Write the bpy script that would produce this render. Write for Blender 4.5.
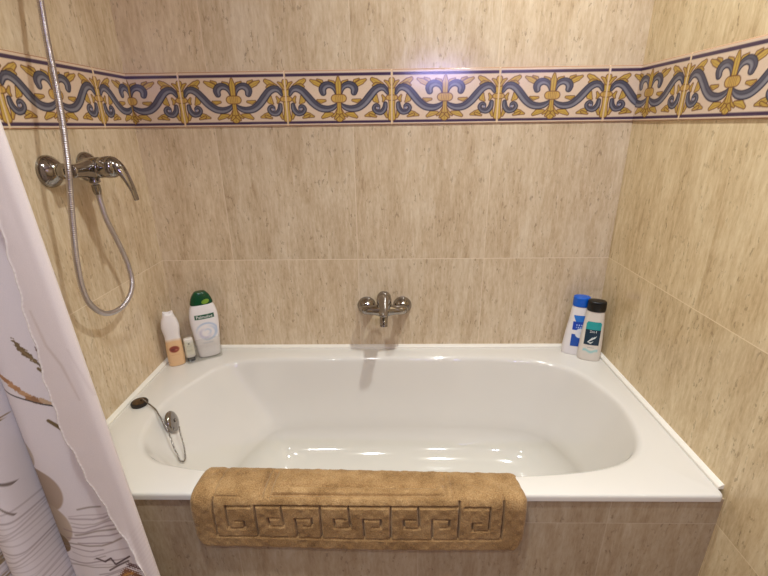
import bpy, bmesh, math, random
import numpy as np
from mathutils import Matrix, Vector

random.seed(4)
rng = np.random.default_rng(7)
S = bpy.context.scene
COL = S.collection
for o in list(bpy.data.objects):
    bpy.data.objects.remove(o)

# ------------------------------------------------------------------ camera
cd = bpy.data.cameras.new('camera')
cam = bpy.data.objects.new('camera', cd)
COL.objects.link(cam)
r = Vector((0.99966, 0.0171, -0.0129)); f = Vector((-0.0203, 0.9357, -0.3524))
r = (r - f * r.dot(f)).normalized(); f.normalize(); u = r.cross(f)
cam.matrix_world = Matrix(((r.x, u.x, -f.x, 0.834), (r.y, u.y, -f.y, -1.478), (r.z, u.z, -f.z, 1.3457), (0, 0, 0, 1)))
cd.sensor_width = 36.0
cd.lens = 20.15
cd.clip_start = 0.02
S.camera = cam

# ------------------------------------------------------------------ world, exposure
w = bpy.data.worlds.new('world'); S.world = w; w.use_nodes = True
w.node_tree.nodes['Background'].inputs[0].default_value = (1.0, 0.9, 0.8, 1)
w.node_tree.nodes['Background'].inputs[1].default_value = 0.05
S.view_settings.view_transform = 'Standard'
S.view_settings.look = 'None'
S.view_settings.exposure = 0.0
S.view_settings.gamma = 1.0
S.view_settings.use_curve_mapping = False

# ------------------------------------------------------------------ lamps' light (fixtures are built below)
WARM = (0.95, 1.0, 1.0)
CEIL = 2.42
LAMPS = [((1.21, -0.64), 13.0, 0.035), ((0.66, -1.30), 7.5, 0.045), ((0.30, -2.10), 4.5, 0.06), ((1.25, -2.10), 4.5, 0.06)]  # the last two are added fill lamps at the rear of the room
for (lx, ly), e, rad in LAMPS:
    ld = bpy.data.lights.new('downlight', 'AREA'); ld.shape = 'DISK'; ld.size = 2 * rad
    ld.energy = e; ld.color = WARM; ld.spread = math.radians(150 if lx == 1.21 else 114)
    lo = bpy.data.objects.new('downlight', ld); lo.location = (lx, ly, CEIL - 0.016); COL.objects.link(lo)
ld = bpy.data.lights.new('mirror_lamp_light', 'AREA'); ld.shape = 'RECTANGLE'; ld.size = 0.46; ld.size_y = 0.05
ld.energy = 6; ld.color = (0.46, 0.43, 1.0)
lo = bpy.data.objects.new('mirror_lamp_light', ld); lo.location = (1.235, -2.53, 1.755)
lo.rotation_euler = (math.radians(90), 0, 0)
lo.matrix_world = Matrix.Translation(lo.location) @ Matrix.Rotation(math.radians(90), 4, 'X')
COL.objects.link(lo)

# ------------------------------------------------------------------ helpers
def lin(c):
    c = np.asarray(c, float) / 255.0
    return np.where(c <= 0.04045, c / 12.92, ((c + 0.055) / 1.055) ** 2.4)
def col4(c):
    return tuple(float(x) for x in lin(c)) + (1.0,)

class Mat:
    def __init__(s, name):
        s.m = bpy.data.materials.new(name); s.m.use_nodes = True
        s.t = s.m.node_tree; s.n = s.t.nodes; s.b = s.n['Principled BSDF']
    def node(s, kind, **kw):
        n = s.n.new(kind)
        for k, v in kw.items(): setattr(n, k, v)
        return n
    def put(s, sock, v):
        if isinstance(v, bpy.types.NodeSocket): s.t.links.new(v, sock)
        else: sock.default_value = v
    def math(s, op, a, b=0.0, c=0.0):
        n = s.node('ShaderNodeMath', operation=op)
        for i, v in enumerate((a, b, c)): s.put(n.inputs[i], v)
        return n.outputs[0]
    def vec(s, x, y, z):
        n = s.node('ShaderNodeCombineXYZ')
        for i, v in enumerate((x, y, z)): s.put(n.inputs[i], v)
        return n.outputs[0]
    def noise(s, v, scale, detail=4, rough=0.5):
        n = s.node('ShaderNodeTexNoise'); s.put(n.inputs['Vector'], v)
        n.inputs['Scale'].default_value = scale; n.inputs['Detail'].default_value = detail
        n.inputs['Roughness'].default_value = rough
        return n.outputs[0]
    def ramp(s, v, stops):
        n = s.node('ShaderNodeValToRGB'); s.put(n.inputs[0], v)
        e = n.color_ramp.elements
        while len(e) < len(stops): e.new(0.5)
        for i, (p, c) in enumerate(stops):
            e[i].position = p; e[i].color = c
        return n.outputs[0]
    def mix(s, fac, a, b, mode='MIX'):
        n = s.node('ShaderNodeMix', data_type='RGBA', blend_type=mode)
        s.put(n.inputs[0], fac); s.put(n.inputs[6], a); s.put(n.inputs[7], b)
        return n.outputs[2]
    def bump(s, h, strength, dist=0.001):
        n = s.node('ShaderNodeBump'); s.put(n.inputs['Height'], h)
        n.inputs['Strength'].default_value = strength; n.inputs['Distance'].default_value = dist
        s.t.links.new(n.outputs[0], s.b.inputs['Normal'])
    def coords(s):
        n = s.node('ShaderNodeTexCoord'); sp = s.node('ShaderNodeSeparateXYZ')
        s.t.links.new(n.outputs['Object'], sp.inputs[0])
        return n.outputs['Object'], sp.outputs[0], sp.outputs[1], sp.outputs[2]

def simple(name, c, rough=0.5, metal=0.0, coat=0.0, var=0.04, nscale=30.0, **kw):
    m = Mat(name)
    o, x, y, z = m.coords()
    n = m.noise(o, nscale, 3)
    c = np.asarray(c, float)
    m.put(m.b.inputs['Base Color'], m.ramp(n, [(0.3, col4(c * (1 - var))), (0.7, col4(np.minimum(255, c * (1 + var))))]))
    m.b.inputs['Roughness'].default_value = rough
    m.b.inputs['Metallic'].default_value = metal
    m.b.inputs['Coat Weight'].default_value = coat
    for k, v in kw.items(): m.b.inputs[k].default_value = v
    return m.m

def painted(name, rough=0.4, coat=0.0, nscale=60, amount=0.06, bump=0.0, **kw):
    """colour pattern stored per vertex, broken up by a little noise"""
    m = Mat(name)
    o, x, y, z = m.coords()
    a = m.node('ShaderNodeAttribute', attribute_name='pattern')
    n = m.noise(o, nscale, 4, 0.6)
    k = m.ramp(n, [(0.25, (1 - amount,) * 3 + (1,)), (0.75, (1 + amount,) * 3 + (1,))])
    m.put(m.b.inputs['Base Color'], m.mix(1.0, a.outputs['Color'], k, 'MULTIPLY'))
    m.b.inputs['Roughness'].default_value = rough
    m.b.inputs['Coat Weight'].default_value = coat
    for q, v in kw.items(): m.b.inputs[q].default_value = v
    if bump: m.bump(n, bump, 0.002)
    return m.m

def link(name, me, mat, parent=None, smooth=True, **props):
    o = bpy.data.objects.new(name, me); COL.objects.link(o)
    if mat: me.materials.append(mat)
    if smooth:
        me.polygons.foreach_set('use_smooth', np.ones(len(me.polygons), bool))
    if parent: o.parent = parent
    for k, v in props.items(): o[k] = v
    return o

def thing(name, label, cat, loc=(0, 0, 0), rz=0.0, group=None):
    o = bpy.data.objects.new(name, None); COL.objects.link(o)
    o.empty_display_size = 0.05
    o.location = loc; o.rotation_euler = (0, 0, rz)
    o['label'] = label; o['category'] = cat
    if group: o['group'] = group
    return o
def tag(o, label, cat, group=None):
    o['label'] = label; o['category'] = cat
    if group: o['group'] = group
    return o

def bm_mesh(name, bm, auto=None):
    me = bpy.data.meshes.new(name)
    bmesh.ops.recalc_face_normals(bm, faces=bm.faces)
    if auto is not None:
        for e in bm.edges:
            if len(e.link_faces) == 2 and e.calc_face_angle(0) > auto: e.smooth = False
    bm.to_mesh(me); bm.free()
    return me

def box_bm(lo, hi, bev=0.0, seg=2, bm=None):
    bm = bm or bmesh.new()
    g = bmesh.ops.create_cube(bm, size=1.0)
    for v in g['verts']:
        v.co = Vector([lo[i] + (v.co[i] + 0.5) * (hi[i] - lo[i]) for i in range(3)])
    if bev:
        es = list({e for v in g['verts'] for e in v.link_edges})
        bmesh.ops.bevel(bm, geom=es, offset=bev, segments=seg, affect='EDGES', profile=0.5)
    return bm

def add_rings(bm, rings, cap0=True, cap1=True, closed=False):
    vs = [[bm.verts.new(p) for p in R] for R in rings]
    n = len(vs[0]); m = len(vs)
    for i in range(m - 1 + (1 if closed else 0)):
        A, B = vs[i], vs[(i + 1) % m]
        for j in range(n):
            bm.faces.new((A[j], A[(j + 1) % n], B[(j + 1) % n], B[j]))
    if not closed:
        for flag, R in ((cap0, vs[0]), (cap1, vs[-1])):
            if flag:
                c = bm.verts.new(sum((v.co for v in R), Vector()) / n)
                for j in range(n): bm.faces.new((R[j], R[(j + 1) % n], c))
    return bm

def frames(P):
    P = [Vector(p) for p in P]; T = []
    for i in range(len(P)):
        t = P[min(i + 1, len(P) - 1)] - P[max(i - 1, 0)]
        T.append(t.normalized())
    a = Vector((0, 0, 1)) if abs(T[0].z) < 0.9 else Vector((1, 0, 0))
    n = (a - T[0] * a.dot(T[0])).normalized(); out = []
    for t in T:
        n = (n - t * n.dot(t)).normalized()
        out.append((t, n, t.cross(n)))
    return P, out

def tube(bm, P, R, seg=16, sx=1.0, sy=1.0, up=None):
    """tube through P; R one radius or one per point; sx, sy flatten the section"""
    P, F = frames(P)
    if not hasattr(R, '__len__'): R = [R] * len(P)
    rings = []
    for i, p in enumerate(P):
        t, a, b = F[i]
        if up is not None:
            a = Vector(up); a = (a - t * a.dot(t)).normalized(); b = t.cross(a)
        rx = R[i] * (sx[i] if hasattr(sx, '__len__') else sx); ry = R[i] * (sy[i] if hasattr(sy, '__len__') else sy)
        rings.append([p + a * (rx * math.cos(2 * math.pi * k / seg)) + b * (ry * math.sin(2 * math.pi * k / seg)) for k in range(seg)])
    return add_rings(bm, rings)

def lathe(bm, prof, origin, axis, seg=32):
    """prof: (distance along axis, radius)"""
    ax = Vector(axis).normalized(); o = Vector(origin)
    a = Vector((0, 0, 1)) if abs(ax.z) < 0.9 else Vector((1, 0, 0))
    a = (a - ax * a.dot(ax)).normalized(); b = ax.cross(a)
    rings = [[o + ax * d + (a * math.cos(2 * math.pi * k / seg) + b * math.sin(2 * math.pi * k / seg)) * max(rr, 1e-5) for k in range(seg)] for d, rr in prof]
    return add_rings(bm, rings)

def spline(pts, n):
    """Catmull-Rom through pts, n samples evenly spread"""
    P = np.asarray(pts, float); m = len(P)
    E = np.vstack([2 * P[0] - P[1], P, 2 * P[-1] - P[-2]]); out = []
    for s in np.linspace(0, m - 1, n * 6):
        i = min(int(s), m - 2); t = s - i
        a, b, c, d = E[i:i + 4]
        out.append(0.5 * (2 * b + (c - a) * t + (2 * a - 5 * b + 4 * c - d) * t * t + (3 * b - a - 3 * c + d) * t ** 3))
    out = np.array(out)
    L = np.r_[0, np.cumsum(np.linalg.norm(np.diff(out, axis=0), axis=1))]
    q = np.linspace(0, L[-1], n)
    return np.stack([np.interp(q, L, out[:, k]) for k in range(P.shape[1])], 1)

def grid_mesh(name, V, colors=None, wrap=False):
    """V: (rows, cols, 3) array of points -> quads"""
    R, C = V.shape[:2]
    idx = np.arange(R * C).reshape(R, C)
    if wrap:
        nx = np.roll(idx, -1, axis=1)
        q = np.stack([idx[:-1], nx[:-1], nx[1:], idx[1:]], -1).reshape(-1, 4)
    else:
        q = np.stack([idx[:-1, :-1], idx[:-1, 1:], idx[1:, 1:], idx[1:, :-1]], -1).reshape(-1, 4)
    me = bpy.data.meshes.new(name)
    me.vertices.add(R * C); me.vertices.foreach_set('co', V.reshape(-1).astype(np.float32))
    me.loops.add(q.size); me.loops.foreach_set('vertex_index', q.reshape(-1).astype(np.int32))
    me.polygons.add(len(q)); me.polygons.foreach_set('loop_start', (np.arange(len(q)) * 4).astype(np.int32))
    me.update(calc_edges=True)
    if colors is not None:
        at = me.color_attributes.new('pattern', 'FLOAT_COLOR', 'POINT')
        c = np.ones((R * C, 4), np.float32); c[:, :3] = lin(colors.reshape(-1, 3))
        at.data.foreach_set('color', c.reshape(-1))
    return me

# 2D painting on arrays of coordinates
def dist_poly(X, Y, pts, widths=None):
    """distance minus half width to a polyline; widths at the points"""
    best = np.full(X.shape, 1e9); side = np.zeros(X.shape)
    pts = np.asarray(pts, float)
    wd = np.zeros(len(pts)) if widths is None else np.asarray(widths, float)
    for i in range(len(pts) - 1):
        a, b = pts[i], pts[i + 1]; d = b - a
        t = np.clip(((X - a[0]) * d[0] + (Y - a[1]) * d[1]) / max(d @ d, 1e-12), 0, 1)
        dd = np.hypot(X - a[0] - t * d[0], Y - a[1] - t * d[1]) - (wd[i] + (wd[i + 1] - wd[i]) * t)
        m = dd < best; best = np.where(m, dd, best)
        cr = (d[0] * (Y - a[1]) - d[1] * (X - a[0])) / max(np.linalg.norm(d), 1e-9)
        side = np.where(m, cr, side)
    return best, side
def blend(Cc, mask, c):
    mask = np.clip(mask, 0, 1)[..., None]
    return Cc * (1 - mask) + np.asarray(c, float) * mask

# ------------------------------------------------------------------ materials
def travertine(name, axis, u0, dark=1.0, lit_tint=0.0):
    m = Mat(name)
    o, x, y, z = m.coords()
    U = m.math('SUBTRACT', x if axis == 'x' else y, u0)
    if axis == 'y': U = m.math('MULTIPLY_ADD', m.math('LESS_THAN', z, 0.9), -0.2, U)
    fu = m.math('DIVIDE', U, 0.45)
    up = m.math('GREATER_THAN', z, 1.43)
    fv = m.math('ADD', m.math('DIVIDE', m.math('SUBTRACT', z, m.math('MULTIPLY', up, 1.51)), 0.45), m.math('MULTIPLY', up, 20.0))
    iu = m.math('FLOOR', fu); iv = m.math('FLOOR', fv)
    gu = m.math('ABSOLUTE', m.math('SUBTRACT', m.math('FRACT', fu), 0.5))
    gv = m.math('ABSOLUTE', m.math('SUBTRACT', m.math('FRACT', fv), 0.5))
    g = m.math('MAXIMUM', gu, gv)
    lim = 0.5 - 0.0013 / 0.45
    grout = m.math('MAXIMUM', m.math('GREATER_THAN', gv, lim), m.math('MULTIPLY', m.math('GREATER_THAN', gu, lim), 0.85 if axis == 'x' else 0.3))
    wn = m.node('ShaderNodeTexWhiteNoise', noise_dimensions='3D')
    m.put(wn.inputs['Vector'], m.vec(iu, iv, 3.0 if axis == 'x' else 8.0 + u0))
    rnd = wn.outputs['Value']
    ou = m.math('MULTIPLY_ADD', rnd, 37.0, U); ov = m.math('MULTIPLY_ADD', rnd, 11.0, z)
    def st(su, sv, zz=0.0): return m.vec(m.math('MULTIPLY', ou, su), m.math('MULTIPLY', ov, sv), zz)
    broad = m.noise(st(12, 2.2), 1.0, 5, 0.65)
    streak = m.noise(st(70, 11, 4.0), 1.0, 6, 0.75)
    grain = m.noise(st(160, 40, 9.0), 1.0, 3, 0.6)
    t = m.math('ADD', m.math('MULTIPLY', broad, 0.5), m.math('MULTIPLY', streak, 0.5))
    t = m.math('ADD', t, m.math('MULTIPLY', m.math('SUBTRACT', grain, 0.5), 0.22))
    base = m.ramp(t, [(0.30, col4((172, 146, 115))), (0.43, col4((203, 180, 148))), (0.53, col4((217, 197, 167))), (0.70, col4((235, 220, 195)))])
    pm = m.noise(st(24, 9, 2.0), 1.0, 3, 0.6)
    p1 = m.noise(st(115, 42, 6.0), 1.0, 4, 0.6)
    pit = m.math('MULTIPLY', m.ramp(p1, [(0.585, (0, 0, 0, 1)), (0.62, (1, 1, 1, 1))]), m.ramp(pm, [(0.46, (0, 0, 0, 1)), (0.58, (1, 1, 1, 1))]))
    base = m.mix(m.math('MULTIPLY', pit, 0.40), base, col4((116, 88, 62)))
    tint = m.math('MULTIPLY_ADD', rnd, 0.10, 0.95)
    base = m.mix(1.0, base, m.vec(tint, tint, tint), 'MULTIPLY')
    base = m.mix(m.math('MULTIPLY', grout, 0.75), base, col4((234, 216, 190)))
    if lit_tint: base = m.mix(1.0, base, (1.10, 1.09, 0.97, 1), 'MULTIPLY')
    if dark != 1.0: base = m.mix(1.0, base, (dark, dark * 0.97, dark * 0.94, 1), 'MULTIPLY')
    m.put(m.b.inputs['Base Color'], base)
    m.put(m.b.inputs['Roughness'], m.ramp(grain, [(0.3, (0.12,) * 3 + (1,)), (0.7, (0.24,) * 3 + (1,))]))
    m.b.inputs['Specular IOR Level'].default_value = 0.42
    h = m.math('SUBTRACT', m.math('MULTIPLY', grain, 0.15), m.math('ADD', pit, m.math('MULTIPLY', grout, 0.8)))
    m.bump(h, 0.35, 0.0012)
    return m.m

M = {}
M['tile_back'] = travertine('travertine_tile_back', 'x', 0.26)
M['dark_wall'] = simple('far_wall_paint', (92, 78, 64), 0.7)
M['tile_side'] = travertine('travertine_tile_side_lit', 'y', -0.461, 1.0, 1.0)  # same tile, colour brightened and yellowed to look lit on the right wall
M['tile_left'] = travertine('travertine_tile_left', 'y', -0.62)
M['tile_apron'] = travertine('travertine_tile_apron_shaded', 'x', 0.443, 0.68)  # same tile with the front panel's shade put into its colour
M['plaster'] = simple('ceiling_paint', (236, 228, 214), 0.8)
M['floor'] = simple('floor_tile', (120, 98, 78), 0.4, nscale=8, var=0.12)
M['border'] = painted('glazed_border', 0.16, 0.0, 300, 0.06)
M['enamel'] = simple('white_enamel', (221, 216, 207), 0.07, coat=0.3, var=0.006, nscale=3)
M['sealant'] = simple('white_sealant', (236, 230, 218), 0.35, var=0.01)
M['chrome'] = simple('chrome', (156, 151, 147), 0.08, 1.0, var=0.02)
M['chrome_soft'] = simple('worn_chrome', (150, 145, 140), 0.2, 1.0, var=0.05, nscale=200)
M['hose'] = simple('hose_metal', (196, 190, 194), 0.28, 1.0, var=0.03, nscale=90)
M['dark'] = simple('dark_rubber', (34, 27, 22), 0.45)
M['bronze'] = simple('dull_brown_metal', (92, 72, 50), 0.35, 0.6, var=0.15, nscale=120)
M['black'] = simple('black_plastic', (11, 11, 12), 0.3)
M['green'] = simple('green_plastic', (6, 70, 40), 0.25)
M['blue'] = simple('blue_plastic', (10, 92, 196), 0.28)
M['white_pl'] = simple('white_plastic', (236, 230, 228), 0.28, var=0.01)
M['milky_pl'] = simple('milky_plastic', (226, 217, 204), 0.3, var=0.01)
M['white_txt'] = simple('white_print', (240, 240, 236), 0.4, var=0.01)
M['label'] = painted('printed_label', 0.35, 0.0, 200, 0.02)
M['bottle'] = painted('printed_plastic', 0.3, 0.0, 100, 0.015)
M['fabric'] = painted('curtain_fabric', 0.75, 0.0, 900, 0.05, 0.15)
g = Mat('clear_acrylic')
tr = g.node('ShaderNodeBsdfTransparent'); tr.inputs[0].default_value = (0.97, 0.97, 0.96, 1)
gl = g.node('ShaderNodeBsdfGlossy'); gl.inputs['Roughness'].default_value = 0.08
ms = g.node('ShaderNodeMixShader'); ms.inputs[0].default_value = 0.07; g.t.links.new(tr.outputs[0], ms.inputs[1]); g.t.links.new(gl.outputs[0], ms.inputs[2])
g.t.links.new(ms.outputs[0], g.n['Material Output'].inputs['Surface'])
M['clear'] = g.m
e = Mat('lamp_glow'); e.b.inputs['Emission Color'].default_value = (1.0, 0.82, 0.6, 1); e.b.inputs['Emission Strength'].default_value = 6.0
M['glow'] = e.m
e = Mat('mirror_lamp_glow'); e.b.inputs['Emission Color'].default_value = (0.5, 0.55, 1.0, 1); e.b.inputs['Emission Strength'].default_value = 6.0
M['glow_blue'] = e.m
pm = Mat('mat_pile')
o_, x_, y_, z_ = pm.coords()
n1 = pm.noise(o_, 420, 3, 0.6); n2 = pm.noise(o_, 22, 3, 0.5)
pm.put(pm.b.inputs['Base Color'], pm.ramp(pm.math('ADD', pm.math('MULTIPLY', n1, 0.6), pm.math('MULTIPLY', n2, 0.4)),
       [(0.33, col4((116, 86, 52))), (0.5, col4((158, 124, 82))), (0.68, col4((194, 160, 114)))]))
pm.b.inputs['Roughness'].default_value = 0.9
pm.b.inputs['Sheen Weight'].default_value = 0.35; pm.b.inputs['Sheen Roughness'].default_value = 0.4
pm.b.inputs['Sheen Tint'].default_value = (1.0, 0.85, 0.65, 1)
pm.b.inputs['Specular IOR Level'].default_value = 0.1
pm.bump(n1, 0.6, 0.002)
M['pile'] = pm.m

# ------------------------------------------------------------------ the room
def struct(name, me, mat, smooth=False):
    o = link(name, me, mat, None, smooth); o['kind'] = 'structure'; return o
YF = -2.60
struct('wall_back', bm_mesh('wall_back', box_bm((-0.1, 0, -0.1), (1.7, 0.1, CEIL + 0.1))), M['tile_back'])
struct('wall_left', bm_mesh('wall_left', box_bm((-0.1, YF, -0.1), (0, 0, CEIL + 0.1))), M['tile_left'])
struct('wall_right', bm_mesh('wall_right', box_bm((1.6, YF, -0.1), (1.7, 0, CEIL + 0.1))), M['tile_side'])
struct('wall_front', bm_mesh('wall_front', box_bm((-0.1, YF - 0.1, -0.1), (1.7, YF, CEIL + 0.1))), M['dark_wall'])
struct('floor', bm_mesh('floor', box_bm((0, YF, -0.1), (1.6, 0, 0))), M['floor'])
struct('ceiling', bm_mesh('ceiling', box_bm((0, YF, CEIL), (1.6, 0, CEIL + 0.1))), M['plaster'])
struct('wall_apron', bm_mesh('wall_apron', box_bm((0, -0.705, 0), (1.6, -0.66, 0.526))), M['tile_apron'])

# --- the painted border: scrolls on glazed tiles, drawn in tile pixels (727 x 380)
PT = 1.0 / 3.0
def border_paint(U, V):
    """U metres along the wall measured from a tile joint, V metres above the tile's lower edge"""
    X = (np.mod(U, PT)) / PT * 727.0
    Y = (0.16 - V) / 0.16 * 380.0 + 30.0
    X = np.where(X > 363.5, 727.0 - X, X)           # the design is mirrored about the middle of each tile
    jit = 4.0 * np.sin(U * 91.0) + 3.0 * np.sin(V * 217 + U * 40)
    Cc = np.empty(X.shape + (3,)); Cc[:] = (222, 198, 174)
    soft = lambda d, wd=3.0: np.clip(0.5 - d / wd, 0, 1)
    # frame lines
    line = (70, 54, 78)
    inner = X > 7
    for yc, hw in ((60, 10), (386, 9)):
        Cc = blend(Cc, soft(np.abs(Y - yc) - hw, 5) * inner, line)
    for yc in (31, 409):
        Cc = blend(Cc, soft(np.abs(Y - yc) - 4, 5), (176, 126, 92))
    Yl, Yo = (200, 166, 82), (112, 72, 46)
    def leaf(pts, wd):
        nonlocal Cc
        d, s = dist_poly(X, Y, pts, wd)
        Cc = blend(Cc, soft(d - 5, 5), Yo)
        Cc = blend(Cc, soft(d, 5), Yl)
        Cc = blend(Cc, soft(np.abs(s - 2) - 1.5, 4) * soft(d + 3, 4) * 0.45, Yo)
    # leaves
    leaf([(178, 98), (205, 112), (236, 128), (252, 148)], [5, 14, 13, 3])
    leaf([(222, 92), (250, 104), (262, 122)], [2, 7, 2])
    leaf([(300, 100), (330, 112), (344, 150)], [2, 7, 3])
    leaf([(216, 232), (240, 240), (268, 236)], [3, 11, 5])
    leaf([(246, 352), (272, 336), (312, 330)], [7, 16, 8])
    leaf([(312, 348), (340, 330), (352, 300)], [3, 9, 4])
    leaf([(132, 96), (108, 112), (66, 132), (48, 140)], [10, 18, 10, 3])
    leaf([(126, 138), (108, 128), (80, 126)], [4, 8, 3])
    leaf([(108, 205), (112, 232), (96, 250)], [6, 17, 5])
    leaf([(64, 206), (52, 228), (60, 246)], [3, 9, 3])
    leaf([(182, 345), (150, 336), (118, 322)], [4, 15, 11])
    leaf([(110, 352), (134, 346), (150, 338)], [3, 7, 6])
    leaf([(34, 356), (44, 330), (38, 310)], [5, 9, 3])
    # stem along the joint
    leaf([(6, 100), (6, 200), (6, 290), (8, 362)], [10, 16, 10, 16])
    leaf([(10, 150), (30, 118), (46, 108)], [6, 8, 3])
    B0, B1, BD = (86, 85, 98), (142, 140, 147), (46, 41, 58)
    def scroll(pts, wd, sgn=1):
        nonlocal Cc
        pts = spline(pts, 26); wd = np.interp(np.linspace(0, 1, 26), np.linspace(0, 1, len(wd)), wd)
        d, s = dist_poly(X, Y, pts, wd)
        Cc = blend(Cc, soft(d - 5, 5), BD)
        Cc = blend(Cc, soft(d, 4), B0)
        hi = soft(d + 4, 6) * np.clip(0.5 + sgn * s / 16.0 + jit * 0.02, 0, 1)
        Cc = blend(Cc, hi * 0.85, B1)
        Cc = blend(Cc, soft(np.abs(s + sgn * 4) - 2.5, 5) * soft(d + 4, 5) * 0.5, BD)
    scroll([(30, 190), (48, 158), (78, 150), (112, 166), (146, 204), (186, 252), (228, 284), (270, 294), (306, 290), (334, 276), (350, 262)], [7, 17, 21, 22, 23, 23, 22, 21, 19, 16, 7])
    scroll([(350, 190), (342, 162), (324, 138), (294, 128), (266, 138), (254, 160), (258, 182)], [7, 11, 15, 18, 21, 22, 17], -1)
    scroll([(44, 262), (50, 296), (74, 322), (106, 318), (124, 294), (112, 272), (92, 276), (90, 296)], [10, 14, 15, 13, 11, 9, 7, 5])
    d, s = dist_poly(X, Y, [(92, 294), (100, 290)], [7, 5]); Cc = blend(Cc, soft(d), (150, 150, 170))
    # middle stem
    leaf([(364, 82), (364, 120), (364, 186)], [6, 18, 15])
    leaf([(364, 250), (364, 300), (364, 330), (364, 356)], [11, 13, 20, 26])
    leaf([(350, 340), (332, 362)], [9, 4])
    # band over the middle stem
    d, s = dist_poly(X, Y, [(338, 222), (380, 222)], [24, 26])
    Cc = blend(Cc, soft(d - 5, 5), Yo); Cc = blend(Cc, soft(d, 5), (204, 166, 92))
    for xx in (336, 348, 360): Cc = blend(Cc, soft(np.abs(X - xx - 4 * np.cos((Y - 222) / 20)) - 1.5, 4) * soft(d + 3, 4) * 0.6, Yo)
    d, s = dist_poly(X, Y, [(0, 222), (24, 222)], [17, 14])
    Cc = blend(Cc, soft(d - 5, 5), Yo); Cc = blend(Cc, soft(d, 5), (202, 164, 90))
    Cc = blend(Cc, soft(np.abs(X - 18) - 1.5, 4) * soft(d + 3, 4) * 0.6, Yo)
    # grout between tiles and a cream bed at the joint
    Cc = blend(Cc, soft(X - 5.5, 3), (224, 196, 160))
    return Cc

def border(name, wall, a0, a1, n, joint):
    m = 92
    A = np.linspace(a0, a1, n); Vv = np.linspace(0.0, 0.16, m)
    A2 = np.r_[A[0], A, A[-1]]; V2 = np.r_[Vv[0], Vv, Vv[-1]]
    AA, VV = np.meshgrid(A2, V2)
    D = np.full(AA.shape, 0.004); D[0] = D[-1] = 0; D[:, 0] = D[:, -1] = 0
    edge = np.minimum(VV, 0.16 - VV); D = D * np.clip(0.55 + edge / 0.004, 0, 1)
    jj = np.abs(np.mod(AA - joint + PT / 2, PT) - PT / 2)
    D = np.where(D > 0, D - 0.0012 * (jj < 0.0018), D)
    Z = 1.35 + VV
    if wall == 'back': P = np.stack([AA, -D, Z], -1)
    elif wall == 'left': P = np.stack([D, AA, Z], -1)
    else: P = np.stack([1.6 - D, AA, Z], -1)[:, ::-1]
    C3 = border_paint(AA - joint, VV)
    if wall == 'right': C3 = C3[:, ::-1]
    return struct(name, grid_mesh(name, P, C3), M['border'], True)
border('trim_1', 'back', 0.004, 1.596, 1200, 0.168)
border('trim_2', 'left', -1.3, -0.0005, 900, -0.161)
border('trim_3', 'right', -1.3, -0.0005, 900, -0.236)

# ------------------------------------------------------------------ bathtub
ZR = 0.545
outline = [(.233, -.102), (.35, -.080), (.486, -.073), (.66, -.070), (.86, -.069), (1.02, -.069), (1.156, -.071), (1.29, -.081), (1.375, -.101), (1.440, -.134),
           (1.485, -.180), (1.512, -.255), (1.536, -.339), (1.535, -.41), (1.522, -.490), (1.486, -.566), (1.425, -.614), (1.345, -.640), (1.239, -.655), (1.12, -.662),
           (.95, -.665), (.75, -.665), (.56, -.660), (.44, -.653), (.335, -.642), (.222, -.618), (.150, -.569), (.114, -.490), (.104, -.39), (.118, -.305), (.151, -.232), (.185, -.158)]
N = 192
cl = np.array(outline + outline[:3])
sp = spline(cl, 400)[:-1]
# one closed turn: from the 2nd point to its repeat
full = spline(np.array(outline[-2:] + outline + outline[:3]), 1200)
i0 = np.argmin(np.linalg.norm(full[:500] - np.array(outline[0]), axis=1)); i1 = 600 + np.argmin(np.linalg.norm(full[600:] - np.array(outline[0]), axis=1))
loop = full[i0:i1]
L = np.r_[0, np.cumsum(np.linalg.norm(np.diff(np.vstack([loop, loop[:1]]), axis=0), axis=1))]
q = np.linspace(0, L[-1], N, endpoint=False); lp = np.vstack([loop, loop[:1]])
ring0 = np.stack([np.interp(q, L, lp[:, 0]), np.interp(q, L, lp[:, 1])], 1)
for _ in range(3): ring0 = 0.25 * np.roll(ring0, 1, 0) + 0.5 * ring0 + 0.25 * np.roll(ring0, -1, 0)
CX, CY = 0.82, -0.362
def bowl_ring(ix_l, ix_r, iy, z):
    dx = ring0[:, 0] - CX; dy = ring0[:, 1] - CY
    fx = np.where(dx < 0, 1 - ix_l / 0.70, 1 - ix_r / 0.70)
    return np.stack([CX + dx * fx, CY + dy * (1 - iy / 0.29), np.full(N, z)], 1)
prof = [(0.0, 0.0, 0.0, 0.0), (.0015, .005, .005, .005), (.005, .010, .010, .010), (.011, .015, .014, .0135), (.019, .0195, .017, .016)]
for k in range(1, 9):
    t = k / 8.0
    prof.append((.019 + .225 * t, .0195 + .165 * t + .02 * t * t, .017 + .075 * t + .012 * t * t, .016 + .052 * t + .008 * t * t))
dl, bl, br, by = prof[-1]
for k in range(1, 15):
    a = k / 14.0 * math.pi / 2
    prof.append((dl + .125 * math.sin(a), bl + .15 * (1 - math.cos(a)), br + .14 * (1 - math.cos(a)), by + .125 * (1 - math.cos(a))))
rings = [bowl_ring(b, c, d, ZR - a) for a, b, c, d in prof]
last = rings[-1]
for s in (0.85, 0.65, 0.4, 0.15):
    rr = last.copy(); rr[:, 0] = CX + (last[:, 0] - CX) * s; rr[:, 1] = CY + (last[:, 1] - CY) * s; rr[:, 2] -= 0.006 * (1 - s); rings.append(rr)
bm = bmesh.new()
vs = [[bm.verts.new(p) for p in R] for R in rings]
for A, B in zip(vs[:-1], vs[1:]):
    for j in range(N): bm.faces.new((A[j], A[(j + 1) % N], B[(j + 1) % N], B[j]))
bm.faces.new(vs[-1])
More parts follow.
